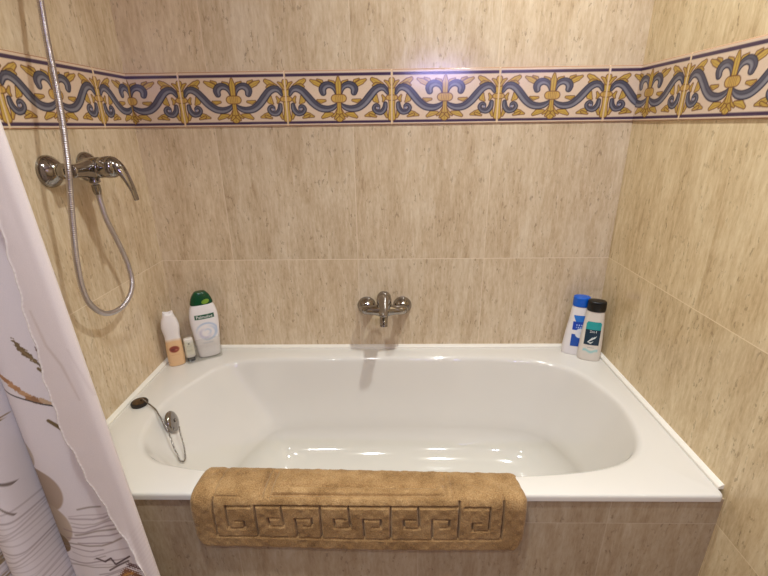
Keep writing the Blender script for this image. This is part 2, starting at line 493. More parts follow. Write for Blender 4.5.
def rrect(x0, x1, y0, y1, rad, z, n=8):
    P = []
    for cx, cy, a0 in ((x1 - rad, y1 - rad, 0), (x0 + rad, y1 - rad, 90), (x0 + rad, y0 + rad, 180), (x1 - rad, y0 + rad, 270)):
        for k in range(n + 1):
            a = math.radians(a0 + 90 * k / n); P.append((cx + rad * math.cos(a), cy + rad * math.sin(a), z))
    return P
def outer(ins, z): return rrect(0.002 + ins, 1.592 - ins, -0.714 + ins, -0.002 - ins, 0.012, z)
oring = [[bm.verts.new(p) for p in outer(i, z)] for i, z in ((.006, ZR), (.003, ZR - .0008), (.001, ZR - .003), (0, ZR - .007), (0, .5275), (.006, .5265), (.03, .5265))]
for A, B in zip(oring[:-1], oring[1:]):
    n = len(A)
    for j in range(n): bm.faces.new((A[j], A[(j + 1) % n], B[(j + 1) % n], B[j]))
def loop_edges(vl): return [bm.edges.get((vl[j], vl[(j + 1) % len(vl)])) for j in range(len(vl))]
bmesh.ops.triangle_fill(bm, edges=loop_edges(vs[0]) + loop_edges(oring[0]), use_beauty=True, normal=(0, 0, 1))
tub = link('bathtub', bm_mesh('bathtub', bm, math.radians(50)), M['enamel'])
tag(tub, 'white enamel bathtub set between the tiled walls', 'bathtub')
# raised sealing strip where the rim meets the walls
bm = bmesh.new()
sec = [(0.0, 0.0), (0.0125, 0.0), (0.012, 0.006), (0.008, 0.0095), (0.003, 0.012), (0.0, 0.0125)]
path = [((0.0, -0.694), (1, 0)), ((0.0, 0.0), (1, -1)), ((1.6, 0.0), (-1, -1)), ((1.6, -0.694), (-1, 0))]
rs = [[(px + dx * a, py + dy * a, ZR + h) for a, h in sec] for (px, py), (dx, dy) in path]
add_rings(bm, rs)
link('sealing_strip', bm_mesh('sealing_strip', bm, math.radians(40)), M['sealant'], tub)
# overflow plate on the sloping left end
bm = bmesh.new()
nrm = Vector((0.93, 0.20, 0.30)).normalized()
lathe(bm, [(-0.006, 0.012), (-0.002, 0.031), (0.004, 0.033), (0.008, 0.0315), (0.011, 0.026), (0.0125, 0.016), (0.013, 0.0)], (0.154, -0.403, 0.508), nrm, 40)
op = link('overflow_plate', bm_mesh('overflow_plate', bm, math.radians(50)), M['chrome'], tub)
bm = bmesh.new(); lathe(bm, [(0.010, 0.006), (0.016, 0.0055), (0.0175, 0.003), (0.0178, 0.0)], (0.154, -0.403, 0.508), nrm, 20)
link('screw', bm_mesh('screw', bm), M['chrome_soft'], op)
bm = bmesh.new()
lathe(bm, [(-0.003, 0.034), (0.002, 0.034), (0.003, 0.031), (0.0015, 0.024), (0.0, 0.0)], (0.42, -0.362, 0.1700), (0, 0, 1), 32)
link('drain', bm_mesh('drain', bm, math.radians(50)), M['chrome'], tub)

# plug lying on the rim with its chain looping into the tub
pg = thing('bath_plug', 'round dark plug resting on the left rim of the white bathtub', 'plug', (0.046, -0.368, ZR))
bm = bmesh.new(); lathe(bm, [(0.0, 0.021), (0.001, 0.0235), (0.008, 0.025), (0.011, 0.0235), (0.0115, 0.020)], (0, 0, 0), (0, 0, 1), 36)
link('plug_body', bm_mesh('plug_body', bm, math.radians(50)), M['dark'], pg)
bm = bmesh.new(); lathe(bm, [(0.0113, 0.0195), (0.0135, 0.019), (0.0145, 0.012), (0.015, 0.0)], (0, 0, 0), (0, 0, 1), 32)
link('plug_cap', bm_mesh('plug_cap', bm, math.radians(50)), M['bronze'], pg, label='dull brown metal cap')
bm = bmesh.new(); tube(bm, [(0.006, 0.001, 0.0145), (0.006, 0.0005, 0.020), (0.011, 0, 0.0225), (0.016, -0.0005, 0.019), (0.016, -0.001, 0.0145)], 0.0016, 10)
link('plug_eye', bm_mesh('plug_eye', bm), M['chrome_soft'], pg)
ch = spline([(.059, -.369, .5635), (.074, -.377, .558), (.094, -.388, .5525), (.112, -.402, .5495), (.128, -.418, .5420), (.143, -.433, .523), (.157, -.449, .503), (.174, -.472, .477),
             (.191, -.488, .451), (.199, -.495, .438), (.206, -.491, .4305), (.207, -.481, .4305), (.199, -.463, .440), (.190, -.446, .455), (.176, -.427, .480), (.170, -.414, .494)], 260)
off_ = np.clip((np.arange(260) - 60) / 60.0, 0, 1); ch[:, 0] += 0.003 + 0.010 * off_; ch[:, 2] += 0.006 * off_
rad = 0.0021 + 0.0006 * np.sin(np.arange(260) * 1.9)
bm = bmesh.new(); tube(bm, ch - np.array([0.046, -0.368, ZR]), list(rad), 8)
link('chain', bm_mesh('chain', bm), M['chrome_soft'], pg, label='thin metal chain running to the overflow plate')

# ------------------------------------------------------------------ bath mixer on the back wall
bx = thing('bath_mixer', 'chrome single lever bath mixer on the back wall above the tub', 'faucet', (0.803, 0, 0.725))
def P3(a): return Vector(a) - Vector((0.803, 0, 0.725))
for sx in (-1, 1):
    bm = bmesh.new()
    lathe(bm, [(0.0, 0.0345), (0.004, 0.035), (0.012, 0.032), (0.022, 0.024), (0.028, 0.0185), (0.030, 0.0165)], (sx * 0.066, 0, -0.004), (0, -1, 0), 40)
    ro = link('rosette', bm_mesh('rosette', bm, math.radians(50)), M['chrome'], bx)
    bm = bmesh.new()
    lathe(bm, [(0.028, 0.0125), (0.031, 0.0185), (0.046, 0.0185), (0.049, 0.015)], (sx * 0.066, 0, -0.004), (0, -1, 0), 6)
    link('union_nut', bm_mesh('union_nut', bm, math.radians(30)), M['chrome'], ro)
bm = bmesh.new()
arm = spline([(-0.066, -0.044, -0.002), (-0.069, -0.056, 0.002), (-0.062, -0.068, 0.006), (-0.035, -0.073, 0.008), (0, -0.074, 0.009), (0.035, -0.073, 0.008), (0.062, -0.068, 0.006), (0.069, -0.056, 0.002), (0.066, -0.044, -0.002)], 60)
t = np.linspace(-1, 1, 60)
tube(bm, arm, list(0.0165 + 0.009 * np.exp(-(t / 0.30) ** 2)), 24)
body = link('body', bm_mesh('body', bm), M['chrome'], bx)
bm = bmesh.new()   # cartridge housing leaning forwards
lathe(bm, [(-0.020, 0.018), (-0.012, 0.025), (0.010, 0.0265), (0.030, 0.0265), (0.034, 0.0258), (0.0355, 0.0245), (0.037, 0.0255), (0.046, 0.0262), (0.060, 0.0245), (0.069, 0.019), (0.073, 0.010), (0.074, 0.0)], (0, -0.068, 0.010), (0, -0.36, 0.93), 40)
link('cartridge_housing', bm_mesh('cartridge_housing', bm, math.radians(60)), M['chrome'], bx)
bm = bmesh.new()
lv = spline([(0, -0.086, 0.066), (0, -0.108, 0.066), (0, -0.130, 0.059), (0, -0.160, 0.049), (0, -0.188, 0.042), (0, -0.202, 0.041)], 40)
tt = np.linspace(0, 1, 40)
tube(bm, lv, list(0.0185 - 0.005 * tt - 0.004 * np.clip((tt - .93) / .07, 0, 1)), 20, sx=list(0.62 - 0.30 * tt), sy=1.0, up=(0, 0, 1))
link('lever', bm_mesh('lever', bm), M['chrome'], bx)
bm = bmesh.new()
sp_ = spline([(0, -0.068, 0.004), (0, -0.100, 0.006), (0, -0.135, 0.011), (0, -0.158, 0.010), (0, -0.170, 0.004), (0, -0.172, -0.002)], 40)
tube(bm, sp_, list(0.0175 - 0.0045 * tt), 20)
so = link('spout', bm_mesh('spout', bm), M['chrome'], bx)
bm = bmesh.new(); lathe(bm, [(0.0, 0.0118), (0.002, 0.0130), (0.008, 0.0130), (0.009, 0.0115), (0.0085, 0.009), (0.005, 0.0)], (0, -0.172, 0.0), (0, -0.25, -1), 24)
link('aerator', bm_mesh('aerator', bm, math.radians(50)), M['chrome_soft'], so)

# ------------------------------------------------------------------ shower mixer on the left wall
MY, MZ = -0.347, 1.253
sm = thing('shower_mixer', 'chrome shower mixer with curved lever on the left tiled wall', 'faucet', (0, MY, MZ))
for sy in (-1, 1):
    bm = bmesh.new()
    lathe(bm, [(0.0, 0.0385), (0.003, 0.039), (0.010, 0.0365), (0.022, 0.026), (0.029, 0.0195), (0.031, 0.0165)], (0, sy * 0.069, 0.0), (1, 0, 0), 40)
    ro = link('rosette', bm_mesh('rosette', bm, math.radians(50)), M['chrome'], sm)
    bm = bmesh.new()
    lathe(bm, [(0.027, 0.012), (0.032, 0.0185), (0.046, 0.0185), (0.049, 0.0135), (0.058, 0.0125)], (0, sy * 0.069, 0.0), (1, 0, 0), 6)
    link('union_nut', bm_mesh('union_nut', bm, math.radians(30)), M['chrome'], ro)
bm = bmesh.new()
t = np.linspace(-1, 1, 70)
Y = t * 0.086
tube(bm, [(0.064, y, 0.0) for y in Y], list((0.0165 + 0.0085 * np.exp(-(t / 0.42) ** 2)) * np.clip(1.0 - (np.abs(t) - .955) / .08, 0.45, 1)), 28)
link('body', bm_mesh('body', bm), M['chrome'], sm)
bm = bmesh.new()
lathe(bm, [(0.040, 0.022), (0.060, 0.0255), (0.085, 0.0262), (0.088, 0.0258), (0.0895, 0.0245), (0.091, 0.0262), (0.105, 0.0275), (0.118, 0.0268), (0.126, 0.023), (0.131, 0.014), (0.132, 0.0)], (0, 0, 0.0), (1, 0, 0.03), 40)
link('cartridge_housing', bm_mesh('cartridge_housing', bm, math.radians(60)), M['chrome'], sm)
bm = bmesh.new()
lv = spline([(0.098, 0, 0.010), (0.118, 0, 0.014), (0.134, 0, 0.000), (0.146, 0, -0.024), (0.156, 0, -0.052), (0.160, 0, -0.072), (0.1615, 0, -0.082)], 50)
tt = np.linspace(0, 1, 50)
tube(bm, lv, list((0.022 - 0.012 * np.clip(tt * 1.15, 0, 1)) * np.clip((1.04 - tt) / .05, 0.6, 1)), 20, sx=list(0.75 - 0.30 * tt), sy=1.0, up=(1, 0, 0.5))
link('lever', bm_mesh('lever', bm), M['chrome'], sm)
bm = bmesh.new(); lathe(bm, [(0.010, 0.012), (0.024, 0.0115), (0.026, 0.013), (0.034, 0.013), (0.036, 0.011)], (0.061, 0, 0.0), (0, 0, -1), 24)
link('outlet', bm_mesh('outlet', bm, math.radians(40)), M['chrome_soft'], sm)

# shower hose, hanging in a loop from the mixer and running up to the wall bracket
hp = [(.061, -.347, 1.217), (.061, -.346, 1.200), (.060, -.343, 1.172), (.058, -.332, 1.117), (.055, -.303, 1.048), (.052, -.279, .981), (.050, -.273, .922), (.050, -.298, .884), (.050, -.351, .865), (.050, -.416, .876),
      (.052, -.462, .918), (.055, -.481, .970), (.060, -.482, 1.044), (.068, -.473, 1.133), (.080, -.468, 1.215), (.090, -.467, 1.272), (.088, -.446, 1.368), (.080, -.424, 1.462), (.070, -.403, 1.544), (.062, -.382, 1.616), (.058, -.362, 1.72), (.056, -.352, 1.80), (.058, -.352, 1.86)]
ho = thing('shower_hose', 'ribbed metal shower hose looping below the shower mixer', 'hose', (0.061, -0.347, 1.217))
n = 1500
hc = spline(hp, n) - np.array([.061, -.347, 1.217])
rad = 0.0068 + 0.00055 * np.cos(np.arange(n) * 2 * math.pi / 5.0)
bm = bmesh.new(); tube(bm, hc, list(rad), 12)
link('hose_tube', bm_mesh('hose_tube', bm), M['hose'], ho)
bm = bmesh.new(); lathe(bm, [(-0.002, 0.0085), (0.0, 0.0105), (0.012, 0.0105), (0.022, 0.0085), (0.024, 0.0075)], (0, 0, -0.006), (0, 0, -1), 24)
link('hose_nut', bm_mesh('hose_nut', bm, math.radians(40)), M['chrome_soft'], ho)
# bracket and hand shower above the picture
hb = thing('hand_shower', 'chrome hand shower in a wall bracket on the left wall', 'shower head', (0, -0.352, 1.90))
bm = bmesh.new(); lathe(bm, [(0, 0.026), (0.004, 0.026), (0.008, 0.016), (0.040, 0.014), (0.045, 0.018), (0.068, 0.018), (0.071, 0.014)], (0, 0, 0), (1, 0, 0), 28)
link('bracket', bm_mesh('bracket', bm, math.radians(40)), M['chrome'], hb)
bm = bmesh.new(); tube(bm, spline([(0.058, 0, -0.045), (0.059, 0, 0.0), (0.066, 0, 0.08), (0.085, 0, 0.145), (0.11, 0, 0.165)], 30), list(np.linspace(0.0105, 0.014, 30)), 20)
link('handle', bm_mesh('handle', bm), M['chrome'], hb)
bm = bmesh.new(); lathe(bm, [(-0.022, 0.012), (-0.010, 0.034), (0.006, 0.042), (0.012, 0.041), (0.014, 0.036), (0.0145, 0.0)], (0.118, 0, 0.166), (0.75, 0, -0.66), 36)
link('spray_face', bm_mesh('spray_face', bm, math.radians(50)), M['chrome_soft'], hb)

# ------------------------------------------------------------------ bath mat hung over the front rim
U0, U1 = 0.362, 1.138
pa = [(-.570, .395), (-.592, .455), (-.612, .520), (-.622, .538), (-.636, .551), (-.656, .559), (-.690, .564), (-.716, .564), (-.733, .557), (-.743, .543), (-.7465, .520), (-.7470, .470), (-.7465, .406)]
ps = spline(pa, 600)
Ls = np.r_[0, np.cumsum(np.linalg.norm(np.diff(ps, axis=0), axis=1))]; LT = Ls[-1]
nu, ns = 760, 340
sv = np.linspace(0, LT, ns); uv = np.linspace(U0, U1, nu)
py = np.interp(sv, Ls, ps[:, 0]); pz = np.interp(sv, Ls, ps[:, 1])
ty = np.gradient(py); tz = np.gradient(pz); tl = np.hypot(ty, tz); ny, nz = -tz / tl, ty / tl      # outward
ny, nz = np.where(True, ny, ny), nz
if nz[ns // 2] < 0: ny, nz = -ny, -nz
UU, SS = np.meshgrid(uv, sv)
T = LT - SS                                           # distance up from the front lower edge
# grooves cut in the pile
H = np.zeros(UU.shape)
def groove(pts, depth=0.0115, hw=0.0021):
    global H
    d, _ = dist_poly(UU, T, pts)
    H = np.minimum(H, -depth * np.exp(-(d / hw) ** 2))
tb, tp = 0.042, 0.134
def key_unit(a, b):
    w_ = b - a
    groove([(a, tb), (a, tp)]); 
    m1 = a + 0.40 * w_; m2 = a + 0.62 * w_
    groove([(m1, tp), (m1 + .004, tb + .034), (a + .20 * w_, tb + .034), (a + .19 * w_, tp - .034), (a + .36 * w_, tp - .034)])
    groove([(m2, tb), (m2 - .002, tp - .034), (a + .86 * w_, tp - .034), (a + .86 * w_, tb + .036), (a + .74 * w_, tb + .036)])
for a, b in ((.515, .665), (.665, .826), (.826, .982)): key_unit(a, b)
groove([(.515, tp), (.982, tp)]); groove([(.418, tb), (1.082, tb)])
groove([(.982, tb), (.982, tp + .012)]); groove([(1.082, tb), (1.082, tp + .03)]); groove([(1.082, tp + .03), (1.082, tp + .10)], .005, .004); groove([(.418, tb), (.418, tp + .02)])
for m_ in (0, 1):
    X = (lambda v: v) if m_ == 0 else (lambda v: 1.500 - v)
    groove([(X(.505), tp - .002), (X(.448), tp - .002), (X(.448), tb + .026), (X(.486), tb + .026), (X(.486), tp - .044), (X(.468), tp - .044)])
groove([(.418, tp + .022), (.48, tp + .022)], .004)
groove([(1.02, tp + .035), (1.082, tp + .035)], .004)
for o_, dp in ((0.010, .004), (0.028, .004)):
    groove([(.520 + o_, tp + .022), (.520 + o_, .24)], dp * 2.2, .004); groove([(.980 - o_, tp + .022), (.980 - o_, .24)], dp * 2.2, .004)
groove([(.555, tp + .027), (.945, tp + .027)], .010, .0042)
groove([(.57, tp + .056), (.93, tp + .056)], .012, .006)
groove([(.418, tp + .02), (.418, .32)], .004, .004)
FR = (UU - U0) / (U1 - U0)
H = H * np.where(T > .15, 1 - .6 * FR, 1.0)
# rounded outer edges
# rounded corner outline for the two front lower corners
RC = 0.045
def edge_map():
    ul = UU - U0; ur = U1 - UU; e1 = np.minimum(ul, ur); e2 = np.minimum(T, SS)
    ee = np.minimum(e1, e2)
    return ee
ed = edge_map()
TH = 0.020
prof_h = np.sqrt(np.clip(1 - (1 - np.clip(ed / 0.016, 0, 1)) ** 2, 0, 1))
coarse = np.zeros(UU.shape)
for k in range(5):
    fx_, fy_ = rng.uniform(60, 240, 2); coarse += 0.0004 * np.sin(UU * fx_ + rng.uniform(0, 6)) * np.sin(T * fy_ + rng.uniform(0, 6))
hgt = (TH + H + coarse) * prof_h - TH + rng.normal(0, 0.0004, UU.shape) * prof_h
# pull the corners in
ul = np.minimum(UU - U0, U1 - UU); cu = np.clip(1 - ul / RC, 0, 1); ct = np.clip(1 - T / RC, 0, 1)
pull = RC * (1 - np.sqrt(np.clip(1 - ct ** 2, 0, 1)))
UX = UU + np.where(UU < 0.75, 1, -1) * pull * cu
wave = 0.004 * np.sin(UU * 9.0 + 0.6) * np.clip((SS - 0.25) / 0.1, 0, 1) * 0.5
FR = (UU - U0) / (U1 - U0)
PY = py[:, None] + ny[:, None] * hgt - wave - 0.022 * FR * np.clip((.09 - SS + .10) / .10, 0, 1); PZ = pz[:, None] + nz[:, None] * hgt - 0.010 * FR * np.clip((.15 - T) / .15, 0, 1) - 0.013 * FR * np.clip((T - .15) / .05, 0, 1)
top = np.stack([UX, PY, PZ], -1)
hb_ = np.full(UU.shape, -TH + 0.0005)
bot = np.stack([UX, py[:, None] + ny[:, None] * (hb_ - .0005) - wave - 0.022 * FR * np.clip((.09 - SS + .10) / .10, 0, 1), pz[:, None] + nz[:, None] * (hb_ - .0005)], -1)
me = grid_mesh('bath_mat', top)
mt = link('bath_mat', me, M['pile'])
tag(mt, 'thick tan bath mat with a carved key pattern hung over the tub rim', 'bath mat')
bk = link('backing', grid_mesh('backing', bot[::6, ::8][:, ::-1]), simple('mat_backing', (150, 118, 82), 0.9), mt)

# ------------------------------------------------------------------ bottles
def superell(a, b, n_, k, N_):
    th = 2 * math.pi * k / N_ - math.pi / 2
    c_, s_ = math.cos(th), math.sin(th)
    return (a * math.copysign(abs(c_) ** (2 / n_), c_), b * math.copysign(abs(s_) ** (2 / n_), s_))
class Shape:
    def __init__(s, prof):            # rows: z, half width, half depth
        s.p = np.array(prof, float)
    def at(s, z): return [float(np.interp(z, s.p[:, 0], s.p[:, k])) for k in (1, 2)]
def smooth_prof(prof, n_=40):
    return spline(np.array(prof, float), n_)
def bottle_part(name, prof, expo, mat, parent, paint=None, N_=72, cx=0.0, **props):
    P = np.array(prof, float)
    rows = []
    for z, a, b in P: rows.append([(cx + superell(a, b, expo, k, N_)[0], superell(a, b, expo, k, N_)[1], z) for k in range(N_)])
    top = np.array(rows[-1]); botm = np.array(rows[0])
    rows = [[(cx, 0, P[0, 0])] * N_] + [list(map(tuple, botm * np.array([.6, .6, 1]) + np.array([cx * .4, 0, 0])))] + rows + [list(map(tuple, top * np.array([.6, .6, 1]) + np.array([cx * .4, 0, 0])))] + [[(cx, 0, P[-1, 0])] * N_]
    V = np.array(rows, float)
    colr = paint(V[..., 0], V[..., 1], V[..., 2]) if paint else None
    return link(name, grid_mesh(name, V, colr, wrap=True), mat, parent, **props)
def front_y(shape, expo, x, z):
    a, b = shape.at(z)
    q_ = np.clip(np.abs(np.asarray(x)) / a, 0, 0.999)
    return -b * (1 - q_ ** expo) ** (1 / expo)
def label_patch(name, shape, expo, x0, x1, z0, z1, paint, mat, parent, off=0.0005, nx=48, nz=48, **props):
    xs = np.linspace(x0, x1, nx); zs = np.linspace(z0, z1, nz)
    V = np.zeros((nz, nx, 3))
    for i, z in enumerate(zs):
        V[i, :, 0] = xs; V[i, :, 2] = z; V[i, :, 1] = front_y(shape, expo, xs, z) - off
    c_ = paint((V[..., 0] - x0) / (x1 - x0), (V[..., 2] - z0) / (z1 - z0))
    return link(name, grid_mesh(name, V, c_), mat, parent, **props)
def text_on(name, s, shape, expo, cx, cz, height, mat, parent, off=0.0010, width=None):
    cu = bpy.data.curves.new('lettering', 'FONT'); cu.body = s; cu.size = 1.0; cu.align_x = 'CENTER'; cu.align_y = 'CENTER'; cu.resolution_u = 3
    to = bpy.data.objects.new('lettering', cu); COL.objects.link(to)
    dg = bpy.context.evaluated_depsgraph_get()
    me = bpy.data.meshes.new_from_object(to.evaluated_get(dg))
    bpy.data.objects.remove(to)
    xs = np.array([v.co.x for v in me.vertices]); ys = np.array([v.co.y for v in me.vertices])
    h = ys.max() - ys.min(); k = height / h; kx = k if width is None else width / (xs.max() - xs.min())
    for v in me.vertices:
        x = cx + (v.co.x - (xs.max() + xs.min()) / 2) * kx; z = cz + (v.co.y - (ys.max() + ys.min()) / 2) * k
        v.co = (x, float(front_y(shape, expo, x, z)) - off, z)
    return link(name, me, mat, parent, False)
def flat_col(c): 
    return lambda x, z: np.broadcast_to(np.array(c, float), x.shape + (3,)).copy()
ZB = ZR + 0.0005

# tall white bottle with green cap, in the clear box (left corner)
b1 = thing('shower_gel_bottle', 'tall white bottle with a green cap standing in the clear box', 'bottle', (0.1425, -0.056, ZB + 0.003), math.radians(30))
pr = [(0.0, .037, .019), (0.003, .041, .0215), (0.03, .0435, .0235), (.08, .048, .0245), (.13, .0525, .025), (.165, .052, .0245), (.19, .047, .023), (.203, .041, .021), (.207, .0385, .020)]
pr = [(z, a * .93, b) for z, a, b in pr]
S1 = Shape(smooth_prof(pr, 60)); EX1 = 2.5
bottle_part('bottle_body', S1.p, EX1, M['white_pl'], b1)
bottle_part('cap', smooth_prof([(.2065, .036, .0195), (.209, .0388, .021), (.220, .0365, .0202), (.236, .0305, .0185), (.248, .0225, .016), (.2525, .018, .013)], 26), 2.6, M['green'], b1, label='dark green flip cap')
SC = Shape([(.2065, .038, .0208), (.220, .0365, .0204), (.236, .0305, .0187), (.25, .0225, .016)])
def oval(x, z):
    return np.broadcast_to(np.array((120, 160, 52), float), x.shape + (3,)).copy()
xs = np.linspace(0, 1, 10)
V = np.zeros((10, 40, 3))
for i in range(10):
    for j in range(40):
        a = 2 * math.pi * j / 40; rr_ = i / 9.0
        x = 0.012 + 0.013 * rr_ * math.cos(a); z = 0.219 + 0.0085 * rr_ * math.sin(a) + 0.15 * (x - .012)
        V[i, j] = (x, float(front_y(SC, 2.6, x, z)) - 0.0012, z)
link('cap_emblem', grid_mesh('cap_emblem', V, oval(V[..., 0], V[..., 2]), wrap=True), M['label'], b1, label='light green oval on the cap')
def bar(x, z):
    c = flat_col((10, 78, 52))(x, z)
    e_ = np.minimum(np.minimum(x, 1 - x) * 4.0, np.minimum(z, 1 - z)); return blend(c, np.clip(1.2 - e_ / 0.07, 0, 1), (190, 205, 190))
lb = label_patch('brand_bar', S1, EX1, -.033, .034, .1545, .1725, bar, M['label'], b1)
text_on('brand_lettering', 'Palmolive', S1, EX1, 0.0005, .1636, .0112, M['white_txt'], lb, width=.055)
def swirl(x, z):
    X, Z = (x - .5) * 2, (z - .5) * 2.6
    c = flat_col((236, 230, 228))(x, z); R_ = np.hypot(X, Z); A_ = np.arctan2(Z, X)
    for k, (r0, wd, ph, s_) in enumerate(((.92, .10, 0.5, .75), (.74, .12, 2.2, .7), (.5, .13, 4.0, .65), (.28, .10, 1.0, .5))):
        m_ = np.exp(-((R_ - r0 - 0.09 * np.sin(A_ + ph)) / wd) ** 2) * np.clip(0.45 + 0.75 * np.sin(A_ * 1.0 + ph), 0, 1) * s_
        c = blend(c, m_, (168, 186, 214) if k != 2 else (190, 184, 206))
    for zz in (-1.12, -1.2): c = blend(c, np.exp(-((Z - zz) / .025) ** 2) * (np.abs(X) < .5) * .4, (150, 165, 190))
    return c
label_patch('front_print', S1, EX1, -.038, .038, .055, .148, swirl, M['label'], b1, nx=90, nz=90, off=.0003, label='pale blue swirls printed on the white front')

# white and peach bottle, beside the box
b2 = thing('lotion_bottle', 'white and peach bottle with an oval emblem against the left wall', 'bottle', (0.049, -0.121, ZB), math.radians(28))
pr = [(0, .0255, .017), (.003, .0275, .0195), (.03, .0285, .0205), (.07, .0275, .020), (.10, .0255, .0185), (.115, .0255, .0185), (.138, .0285, .0195), (.152, .0292, .0195), (.170, .0262, .0185), (.188, .020, .015), (.197, .0175, .0135)]
S2 = Shape(smooth_prof(pr, 80))
def peach(x, y, z):
    t = np.clip((z - .092 - 0.006 * np.cos(x * 60)) / .012, 0, 1)[..., None]
    return (1 - t) * np.array((226, 186, 140), float) + t * np.array((236, 228, 224), float)
bottle_part('bottle_body', S2.p, 2.3, M['bottle'], b2, paint=peach)
# the cap's top edge dips in the middle
N_ = 64; V = []
for z, s_ in ((.1965, 1.0), (.199, .97), (.204, .92), (.2065, .86), (.2050, .70), (.2020, .4), (.2010, 0.0)):
    row = []
    for k in range(N_):
        x, y = superell(.0175 * s_, .0135 * s_, 2.4, k, N_)
        row.append((x, y, z + (0.010 * (abs(x) / .0185) ** 2 - 0.005) * (1 if z > .1985 else 0)))
    V.append(row)
link('cap', grid_mesh('cap', np.array(V), None, wrap=True), M['white_pl'], b2)
def emblem(x, z):
    X, Z = (x - .5) * 2, (z - .5) * 2; R_ = np.hypot(X, Z)
    c = flat_col((226, 186, 140))(x, z)
    c = blend(c, np.clip((1.0 - R_) * 8, 0, 1), (176, 108, 78)); c = blend(c, np.clip((.84 - R_) * 8, 0, 1), (140, 62, 50))
    c = blend(c, np.exp(-((X + .25) / .3) ** 2 - ((Z - .1 * np.sin(4 * X)) / .22) ** 2) * .8, (96, 50, 42))
    c = blend(c, np.exp(-((X - .35) / .25) ** 2 - ((Z + .2) / .2) ** 2) * .7, (206, 140, 108))
    return c
label_patch('emblem', S2, 2.3, -.019, .017, .054, .082, emblem, M['label'], b2, nx=60, nz=50, label='oval brown and red emblem')
def strokes(x, z):
    c = flat_col((226, 186, 140))(x, z)
    return blend(c, (np.abs(z - .5) < .3) * (np.sin(x * 70) > -.3) * .35, (176, 122, 86))
label_patch('small_print', S2, 2.3, -.016, .014, .044, .048, strokes, M['label'], b2, nx=60, nz=8)

# small bottle upside down on its black cap
b3 = thing('sample_bottle', 'small cream bottle standing upside down on its black cap', 'bottle', (0.0915, -0.1005, ZB + 0.003), math.radians(30))
bottle_part('cap', smooth_prof([(0, .0125, .0085), (.001, .0138, .0095), (.013, .0138, .0095), (.0145, .013, .009)], 14), 3.0, M['black'], b3, label='black cap at the foot')
pr = [(.0145, .0135, .0085), (.017, .0155, .0105), (.024, .0165, .0112), (.05, .0165, .0112), (.082, .0155, .0108), (.0875, .015, .0095), (.0895, .0125, .008)]
S3 = Shape(smooth_prof(pr, 40)); bottle_part('bottle_body', S3.p, 3.2, M['milky_pl'], b3)
def viallab(x, z):
    c = flat_col((228, 222, 200))(x, z)
    c = blend(c, np.exp(-((x - .5) / .09) ** 2 - ((z - .80) / .05) ** 2), (70, 70, 66))
    for zz, wd in ((.64, .3), (.58, .22), (.36, .26), (.30, .3), (.24, .2)):
        c = blend(c, (np.abs(z - zz) < .013) * (np.abs(x - .5) < wd) * (np.sin(x * 90 + zz * 50) > -.4) * .45, (130, 126, 112))
    return c
label_patch('front_label', S3, 3.2, -.0145, .0145, .026, .082, viallab, M['label'], b3, nx=60, nz=90, label='cream label with small grey print')

# clear box holding the two
cb = thing('clear_box', 'clear plastic box in the left corner holding two bottles', 'box', (0.1272, -0.0735, ZB), math.radians(31))
bm = bmesh.new()
W2, D0, D1, HB, tk = .0627, -.031, .036, .088, .0016
def rr2(ins, z): return [(x, y, z) for x, y, z in rrect(-W2 + ins, W2 - ins, D0 + ins, D1 - ins, .012 - ins * .5, z, 6)]
add_rings(bm, [rr2(.003, 0), rr2(0, .003), rr2(0, HB), rr2(tk * .5, HB + .0008), rr2(tk, HB), rr2(tk, .0034), rr2(.005, .0024)])
link('box_shell', bm_mesh('box_shell', bm, math.radians(50)), M['clear'], cb)

# blue capped bottle, right corner
b4 = thing('shampoo_bottle', 'white bottle with a blue cap in the right corner of the rim', 'bottle', (1.509, -0.046, ZB), math.radians(-16))
pr = [(0, .041, .019), (.003, .0445, .0215), (.04, .0435, .023), (.09, .0385, .0225), (.14, .0325, .021), (.175, .0295, .0205), (.186, .0275, .020), (.190, .0255, .019)]
S4 = Shape(smooth_prof(pr, 60)); EX = 2.5
bottle_part('bottle_body', S4.p, EX, M['white_pl'], b4)
bottle_part('cap', smooth_prof([(.190, .0265, .0200), (.1915, .0283, .0218), (.205, .0285, .0218), (.2205, .0283, .0216), (.224, .0268, .0200), (.2255, .0225, .017)], 26), 2.3, M['blue'], b4, label='bright blue round cap')
def bluelab(x, z):
    c = flat_col((236, 230, 228))(x, z)
    m1 = (z > .80) & (x > .30 * (1 - z) * 4 - .05); c = blend(c, m1 * 1.0, (36, 118, 208))
    c = blend(c, ((z <= .80) & (z > .53)) * 1.0, (14, 66, 176))
    c = blend(c, ((z < .40) & (z > .0)) * 1.0, (18, 76, 170))
    Xc, Zc = (x - .62) / .42, (z - .44) / .17
    c = blend(c, np.clip((1 - np.hypot(Xc, Zc)) * 6, 0, 1), (226, 226, 230))
    c = blend(c, np.exp(-((x - .8) / .2) ** 2 - ((z - .45) / .05) ** 2) * .5, (150, 175, 215))
    for zz in (.70, .62): c = blend(c, (np.abs(z - zz) < .022) * (x > .25) * (np.sin(x * 34 + zz * 60) > -.2) * .8, (210, 222, 240))
    return c
label_patch('front_label', S4, EX, -.020, .024, .036, .158, bluelab, M['label'], b4, nx=70, nz=120, label='blue and white label')

